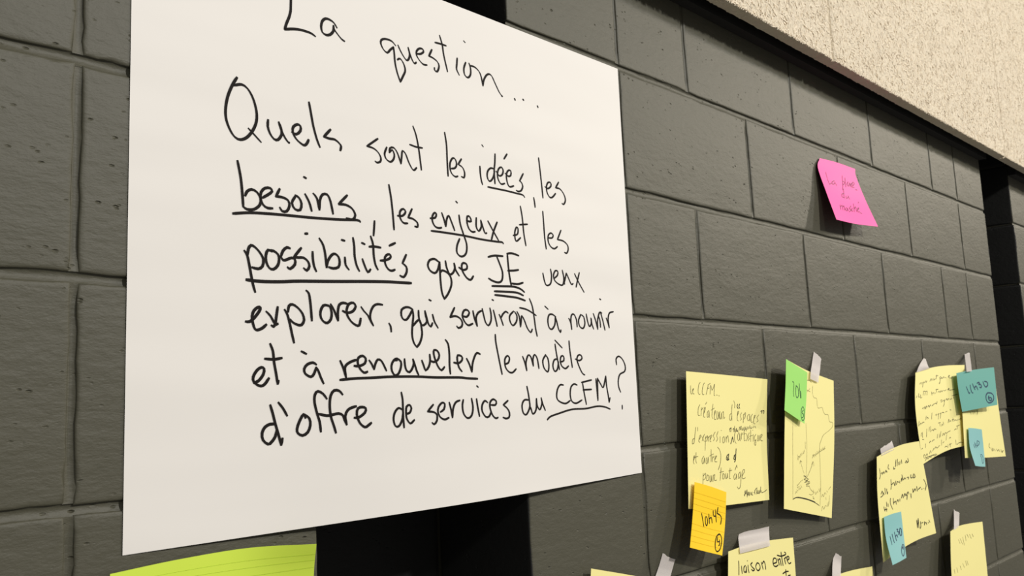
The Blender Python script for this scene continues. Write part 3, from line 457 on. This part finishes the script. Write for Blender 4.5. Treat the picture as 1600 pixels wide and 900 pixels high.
def block(x0, x1, z0, z1, step, material, frame=None):
    """a block's worn front with rounded lips that run back into the joint; frame maps (u, depth, z) to the world"""
    gx, gz = .0040, .0050
    x0 += gx; x1 -= gx; z0 += gz; z1 -= gz
    nx, nz = max(2, round((x1-x0)/step)), max(2, round((z1-z0)/step))
    path = []
    for i in range(nx): path.append((x0+(x1-x0)*i/nx, z0, 0, 1))
    for i in range(nz): path.append((x1, z0+(z1-z0)*i/nz, -1, 0))
    for i in range(nx): path.append((x1-(x1-x0)*i/nx, z1, 0, -1))
    for i in range(nz): path.append((x0, z1-(z1-z0)*i/nz, 1, 0))
    n = len(path)
    jit = edge_run(0, 0, n, .00055)
    chip = [max(0, random.gauss(-.0022, .0016)) for _ in range(n)]
    corners = {0: (1, 1), nx: (-1, 1), nx+nz: (-1, -1), 2*nx+nz: (1, -1)}
    v, f = [], []
    rings = [(.0, .0095), (.0, .0015), (.0007, .0006), (.0022, .0001), (.0050, .0)]
    for inset, dep in rings:
        for i, (x, z, ex, ez) in enumerate(path):
            if i in corners:
                ex, ez = corners[i]
            k = inset+jit[i]*(1 if inset < .004 else .3)+(chip[i] if .0005 < inset < .004 else 0)
            v.append((x+ex*k, dep, z+ez*k))
    for r in range(len(rings)-1):
        for i in range(n):
            j = (i+1) % n
            f.append((r*n+i, r*n+j, (r+1)*n+j, (r+1)*n+i))
    f.append(tuple((len(rings)-1)*n+i for i in range(n)))
    if frame:
        v = [frame(*p) for p in v]
    o = new_mesh('concrete_block', v, f, material, wall, True)
    o.data.polygons[-1].use_smooth = True
    return o


def joint(a, b, horizontal, material=GREY, frame=None, step=.02, w=.0112):
    """a tooled concave mortar joint between a and b (u, z)"""
    L = math.hypot(b[0]-a[0], b[1]-a[1])
    soft = lambda q: q*q*(3-2*q)
    if not horizontal:
        prof_h = [(-.5, .0012), (-.34, .0023), (-.12, .0034), (.14, .0035), (.36, .0024), (.5, .0010)]
    n = max(2, int(L/step))
    v, f = [], []
    prof = [(-.5, .0012), (-.36, .0022), (-.12, .0037), (.14, .0042), (.36, .0032), (.5, .0013)]
    off = 0
    for i in range(n+1):
        off = off*.7+random.gauss(0, .00035)
        x, z = a[0]+(b[0]-a[0])*i/n, a[1]+(b[1]-a[1])*i/n
        for q, d in (prof if horizontal else prof_h):
            c = q*w+off
            d2 = d if horizontal else .0012+(d-.0012)*soft(min(1, min(i, n-i)*L/n/.02))
            v.append((x, d2+abs(off)*.5, z+c) if horizontal else (x+c, d2+abs(off)*.5, z))
    k = len(prof)
    for i in range(n):
        for j in range(k-1):
            f.append((i*k+j, (i+1)*k+j, (i+1)*k+j+1, i*k+j+1))
    if frame:
        v = [frame(*p) for p in v]
    return new_mesh('mortar_joint', v, f, material, wall, True)


for bi, (bx0, bx1, controls) in enumerate(BAYS):
    step = (.014, .03, .08)[bi]
    for c in range(-1, BOTTOM_COURSE):
        z1, z0 = -c*H, -(c+1)*H
        if c == -1:
            z1 = TOP
            z1 = H*1.0
        odd = (c % 2 == 0)
        shift = H if odd else 0            # half-block bond
        xs = sorted(set([bx0, bx1]+controls))
        k0 = math.floor(bx0/(2*H))-1
        k1 = math.ceil(bx1/(2*H))+1
        cuts = list(xs)
        for k in range(k0, k1):
            x = k*2*H+shift+(0 if bi != 0 else -.635+4*H)
            if bx0+.12 < x < bx1-.12 and all(abs(x-q) > .1 for q in xs):
                if bi == 0 and x > -.635: continue
                if bi == 1 and (x < .2032 or x > 1.829): continue
                cuts.append(x)
        cuts.sort()
        for a, b in zip(cuts, cuts[1:]):
            a, b = (a-.0035 if a == bx0 else a), (b+.0035 if b == bx1 else b)
            block(a, b, z0, z1, step if b < 1.1 or bi == 0 else .05, GREY)
        for x in cuts[1:-1]:
            joint((x, z0+.0055), (x, z1-.0055), False, step=.02)
        joint((bx0+.0015, z0), (bx1-.0015, z0), True, step=.02 if bi < 2 else .05, w=.0132)
# courses above, behind the acoustic panels
for bx0, bx1, _ in BAYS:
    for c in range(-4, -1):
        block(bx0, bx1, -(c+1)*H, -c*H, .2, GREY)
# black blocks inside the recesses
for rx0, rx1 in RECESSES:
    for c in range(-2, BOTTOM_COURSE):
        z1, z0 = -c*H, -(c+1)*H
        block(rx0, rx1, z0, z1, .05, BLACK, lambda u, d, z: (u, d+DEPTH, z))
        joint((rx0, z0), (rx1, z0), True, BLACK, lambda u, d, z: (u, d+DEPTH, z), step=.04)
        block(-.0028, DEPTH, z0, z1, .04, BLACK, lambda u, d, z: (rx1+d*.9, u, z))
        joint((.006, z0), (DEPTH-.002, z0), True, BLACK, lambda u, d, z: (rx1+d, u, z), step=.04)
        block(-.0028, DEPTH, z0, z1, .04, BLACK, lambda u, d, z: (rx0-d*.9, u, z))

# ------------------------------------------------------------------ furring and acoustic panels over the wall
for x0, x1 in [(b[0], min(b[1], 3.32)) for b in BAYS[1:]]:
    v, f = [], []
    box(v, f, (x0+.002, -.0215, PANEL_FOOT), (x1-.003, -.001, PANEL_FOOT+.07))
    o = new_mesh('trim_1', v, f, 'black_wood')
    o['kind'] = 'structure'
    v, f = [], []
    box(v, f, (x0+.002, -.0235, PANEL_FOOT-.0012), (x1-.003, -.0215, PANEL_FOOT+.05))
    lip = new_mesh('edge_strip', v, f, 'black_metal', o)
v, f = [], []
box(v, f, (-.33, -.044, PANEL_FOOT+.03), (3.32, -.024, PANEL_FOOT+.08))
o = new_mesh('trim_2', v, f, 'black_metal')
o['kind'] = 'structure'

rng = np.random.default_rng(3)


def panel(x0, x1, label):
    yf, yb, z0, z1 = -.070, -.0445, PANEL_FOOT, TOP
    nx, nz = int((x1-x0)/.005), int((z1-z0)/.006)
    v, f = [], []
    c = .0065
    X = np.linspace(x0+.0008, x1-.0008, nx+1)
    Z = np.linspace(z0, z1, nz+1)
    h = rng.normal(0, .0007, (nz+1, nx+1))
    for i, z in enumerate(Z):
        for j, x in enumerate(X):
            d = 1.7*(max(0, c-(x-x0))+max(0, c-(x1-x)))
            v.append((x, yf+d*.9+h[i, j], z+(rng.normal(0, .0012) if i == 0 else 0)))
    W_ = nx+1
    for i in range(nz):
        for j in range(nx):
            a = i*W_+j
            f.append((a, a+1, a+W_+1, a+W_))
    # underside, back and sides
    m0 = len(v)
    for j, x in enumerate(X):
        v.append((x, yb, z0+rng.normal(0, .0007)))
    for j in range(nx):
        f.append((j, m0+j, m0+j+1, j+1))
    m1 = len(v)
    v.extend([(X[0], yb, z1), (X[-1], yb, z1)])
    f.append((m0, m1, m1+1, m0+nx))
    f.append((m0, *[i*W_ for i in range(nz+1)], m1))
    f.append((m0+nx, m1+1, *[i*W_+nx for i in range(nz, -1, -1)]))
    o = new_mesh('acoustic_panel', v, f, 'wood_wool')
    tag(o, label, 'wall panel', 'acoustic wood wool panels along the top of the wall')
    # excelsior strands pressed into the face and frayed along the foot
    n = int((x1-x0)*(z1-z0)*17000)
    px = rng.uniform(x0+.007, x1-.007, n)
    pz = rng.uniform(z0, z1, n)
    edge = rng.random(n) < .07
    pz[edge] = z0+rng.uniform(-.001, .003, edge.sum())
    an = rng.uniform(0, 2*math.pi, n)
    bend = rng.uniform(-2.2, 2.2, n)
    ln = rng.uniform(.006, .020, n)
    ln[edge] *= .45
    wd = rng.uniform(.0005, .0011, n)
    up = rng.uniform(.0002, .0018, n)
    V = np.zeros((n, 4, 2, 3))
    cx, cz, a = px.copy(), pz.copy(), an.copy()
    for k in range(4):
        hgt = yf-up*(1 if k in (1, 2) else .1)
        nx_, nz_ = -np.sin(a)*wd, np.cos(a)*wd
        V[:, k, 0] = np.stack([cx+nx_, hgt, cz+nz_], 1)
        V[:, k, 1] = np.stack([cx-nx_, hgt-.0004, cz-nz_], 1)
        cx = cx+np.cos(a)*ln/3
        cz = cz+np.sin(a)*ln/3
        a = a+bend/3
    V[..., 2] = np.maximum(V[..., 2], z0-.0035)
    V[..., 0] = np.clip(V[..., 0], x0+.0045, x1-.0045)
    V = V.reshape(-1, 3)
    base = (np.arange(n)*8)[:, None]
    q = np.concatenate([base+np.array([[0, 1, 3, 2]]), base+np.array([[2, 3, 5, 4]]), base+np.array([[4, 5, 7, 6]])])
    me = bpy.data.meshes.new('wood_fibres')
    me.vertices.add(len(V))
    me.vertices.foreach_set('co', V.ravel())
    me.loops.add(q.size)
    me.loops.foreach_set('vertex_index', q.ravel().astype(np.int32))
    me.polygons.add(len(q))
    me.polygons.foreach_set('loop_start', (np.arange(len(q))*4).astype(np.int32))
    me.update(calc_edges=True)
    me.materials.append(f2)
    w = bpy.data.objects.new('wood_fibres', me)
    C.objects.link(w)
    w.parent = o
    w['kind'] = 'stuff'
    return o


panel(-.336, .884, 'beige wood wool panel left of the first seam, nearest the white sheet')
panel(.884, 2.103, 'beige wood wool panel between the two seams, above the pink note')
panel(2.103, 3.323, 'beige wood wool panel right of the second seam, over the far black recess')

# ------------------------------------------------------------------ sheets of paper and their writing


def grid_m(g):
    return [[tuple(c/1000 for c in p) for p in row] for row in g]


def sheet(name, key, material, ns=24, nt=18, parent=None, grids=None, thick=.00022):
    g = grid_m((grids or GRIDS)[key])
    v = [sheet_point(g, i/ns, j/nt) for j in range(nt+1) for i in range(ns+1)]
    f = [(j*(ns+1)+i, (j+1)*(ns+1)+i, (j+1)*(ns+1)+i+1, j*(ns+1)+i+1) for j in range(nt) for i in range(ns)]
    o = new_mesh(name, v, f, material, parent, True)
    s = o.modifiers.new('thickness', 'SOLIDIFY')
    s.thickness = thick
    s.offset = -1
    e = o.modifiers.new('crisp_edges', 'EDGE_SPLIT')
    e.split_angle = math.radians(50)
    return o, g


def dist(a, b):
    return math.dist(a, b)


def ribbon(v, f, g, pts, width, m_min, W_, H_, lift, nib=math.radians(40)):
    """one pen stroke: a smooth ribbon through pts (s, t) lying on the sheet g"""
    P = [(p[0]*W_, p[1]*H_) for p in pts]
    n = len(P)-1
    dense = []
    for i in range(n):
        gk = lambda k: P[k] if 0 <= k <= n else tuple(2*a-b for a, b in zip(P[0 if k < 0 else n], P[1 if k < 0 else n-1]))
        L = dist(P[i], P[i+1])
        k = max(2, min(7, int(L/(width*1.1))+1))
        for u in range(k):
            dense.append(cr(gk(i-1), gk(i), gk(i+1), gk(i+2), u/k))
    dense.append(P[-1])
    sides = []
    N_ = len(dense)
    for i, p in enumerate(dense):
        a, b = dense[max(0, i-1)], dense[min(N_-1, i+1)]
        dx, dy = b[0]-a[0], b[1]-a[1]
        l = math.hypot(dx, dy) or 1e-9
        dx, dy = dx/l, dy/l
        ph = math.atan2(dy, dx)
        w = width*(m_min+(1-m_min)*abs(math.sin(ph-nib)))*.5
        if i == 0 or i == N_-1:
            w *= .72
            e = -width*.18 if i == 0 else width*.18
            p = (p[0]+dx*e, p[1]+dy*e)
        sides.append(((p[0]-dy*w, p[1]+dx*w), (p[0]+dy*w, p[1]-dx*w)))
    base = len(v)
    for a, b in sides:
        for q in (a, b):
            x, y, z = sheet_point(g, q[0]/W_, q[1]/H_)
            v.append((x, y-lift, z))
    for i in range(len(sides)-1):
        k = base+2*i
        f.append((k, k+1, k+3, k+2))


def write(owner, g, key, material, part, pen=.0031, lift=.00045, dark=None):
    W_ = dist(g[0][0], g[0][-1])
    H_ = dist(g[0][0], g[-1][0])
    words = {}
    for name, w, mm, strokes in WRITING[key]:
        words.setdefault(name, []).append((w, mm, strokes))
    for name, items in words.items():
        v, f = [], []
        for w, mm, strokes in items:
            for s in strokes.split('|'):
                pts = [tuple(int(c)/10000 for c in q.split(',')) for q in s.split()]
                ribbon(v, f, g, pts, pen*w*(1.7 if name.startswith('caret') or name in ('et d', 'base line') else 1), mm, W_, H_, lift)
        nm = 'underline' if name.endswith('underline') else part
        if name.endswith('underline') and len(items[0][2].split('|')) > 1:
            for s in items[0][2].split('|'):
                v, f = [], []
                pts = [tuple(int(c)/10000 for c in q.split(',')) for q in s.split()]
                ribbon(v, f, g, pts, pen*items[0][0], items[0][1], W_, H_, lift)
                new_mesh(nm, v, f, material, owner)
            continue
        new_mesh(nm, v, f, dark if dark and name in ('caret', 'caret marks', 'et d', 'et de collaboration', 'Marie-Claude', 'base line', 'scribble') else material, owner)


def rules(owner, g, ts, material, w=.0006):
    W_, H_ = dist(g[0][0], g[0][-1]), dist(g[0][0], g[-1][0])
    for t in ts:
        v, f = [], []
        ribbon(v, f, g, [(k/8, t) for k in range(9)], w, 1, W_, H_, .00025)
        new_mesh('ruled_line', v, f, material, owner)


o, g = sheet('flip_chart_sheet', 'sheet', 'white_paper', 60, 40)
tag(o, 'large white sheet with a French question in black marker, spanning the first black recess', 'poster')
write(o, g, 'sheet', 'black_marker', 'handwritten_word')

NOTES = [
    ('sticky_note', 'pink', 'pink_paper', 'plum_pen', 1.0, 'bright pink sticky note reading La place du marché, alone under the panels', 'sticky note'),
    ('paper_note', 'letter', 'yellow_paper', 'grey_pen', 1.0, 'pale yellow sheet headed Le CCFM, nearest right of the white sheet', 'note'),
    ('sticky_note', 'orange', 'orange_paper', 'black_marker', 1.0, 'orange lined sticky note reading 10h45 on the Le CCFM sheet', 'sticky note'),
    ('paper_note', 'drawing', 'yellow_paper', 'grey_pen', 1.0, 'tall pale yellow sheet with a sketched outline and crossing arrows', 'note'),
    ('sticky_note', 'green', 'green_paper', 'green_marker', 1.0, 'green sticky note reading 10h on the arrow drawing', 'sticky note'),
    ('paper_note', 'curled', 'yellow_paper', 'black_pen', 1.0, 'yellow sheet full of slanting script, left of the teal 11h30 note', 'note'),
    ('paper_note', 'behind', 'yellow_paper', 'grey_pen', 1.0, 'yellow sheet half hidden behind the teal 11h30 note, nearest the far recess', 'note'),
    ('sticky_note', 'teal', 'teal_paper', 'navy_marker', 1.0, 'large teal sticky note reading 11h30 with a circled 6', 'sticky note'),
    ('sticky_note', 'smallblue', 'blue_paper', 'navy_marker', 1.0, 'small narrow blue sticky note curling off the sheet below the teal note', 'sticky note'),
    ('paper_note', 'comment', 'yellow_paper', 'black_pen', 1.0, 'curling yellow sheet beginning Comment offrir with a blue note at its foot', 'note'),
    ('sticky_note', 'skyblue', 'blue_paper', 'navy_marker', 1.0, 'light blue sticky note reading 11h30 on the Comment offrir sheet', 'sticky note'),
    ('paper_note', 'farnote', 'yellow_paper', 'grey_pen', 1.0, 'yellow sheet with faint writing at the lower right, curled at its left edge', 'note'),
    ('paper_note', 'liaison', 'yellow_paper', 'black_marker', 1.0, 'yellow sheet beginning liaison entre, under a wide piece of tape', 'note'),
    ('paper_note', 'lowright', 'yellow_paper', None, 1.0, 'corner of a yellow sheet at the bottom edge, right of the liaison entre sheet', 'note'),
    ('paper_note', 'lowleft', 'yellow_paper', None, 1.0, 'corner of a yellow sheet at the bottom edge, left of the liaison entre sheet', 'note'),
    ('sticky_note', 'lime', 'lime_paper', None, 1.0, 'large lime green lined sticky note under the white sheet', 'sticky note'),
]
for name, key, paper_m, ink, w, label, cat in NOTES:
    o, g = sheet(name, key, paper_m)
    tag(o, label, cat, 'notes stuck on the block wall')
    if ink:
        write(o, g, key, ink, 'handwriting', dark='black_pen' if key in ('letter', 'drawing') else None)
    if key == 'orange':
        rules(o, g, (.16, .25, .34, .43, .64, .73, .82, .90), 'orange_rule', .0009)
    if key == 'lime':
        rules(o, g, (.165, .265, .365, .465, .565, .665, .765, .865), 'lime_rule', .0007)

TAPE_LABELS = {
    'tape_drawing': 'torn piece of masking tape holding the tall arrow drawing',
    'tape_curled': 'pointed piece of masking tape above the sheet of slanting script',
    'tape_teal': 'narrow white piece of tape above the teal 11h30 note',
    'tape_comment': 'short piece of masking tape at the head of the Comment offrir sheet',
    'tape_far': 'torn piece of masking tape above the faint sheet at lower right',
    'tape_liaison': 'wide piece of masking tape holding the liaison entre sheet',
    'tape_lowright': 'pointed piece of masking tape over the sheet corner right of liaison entre',
    'tape_lowleft': 'slanting torn piece of masking tape left of the liaison entre sheet',
}
for key, label in TAPE_LABELS.items():
    o, g = sheet('masking_tape', key, 'masking_tape', 6, 10, grids=TAPES, thick=.00015)
    me = o.data
    # the torn top end
    for k in range(7):
        me.vertices[k].co.z += random.uniform(-.0015, .0015)
        me.vertices[k].co.y -= .0004
    for vv in me.vertices:
        vv.co.y -= .0006
    tag(o, label, 'tape', 'pieces of masking tape on the wall')
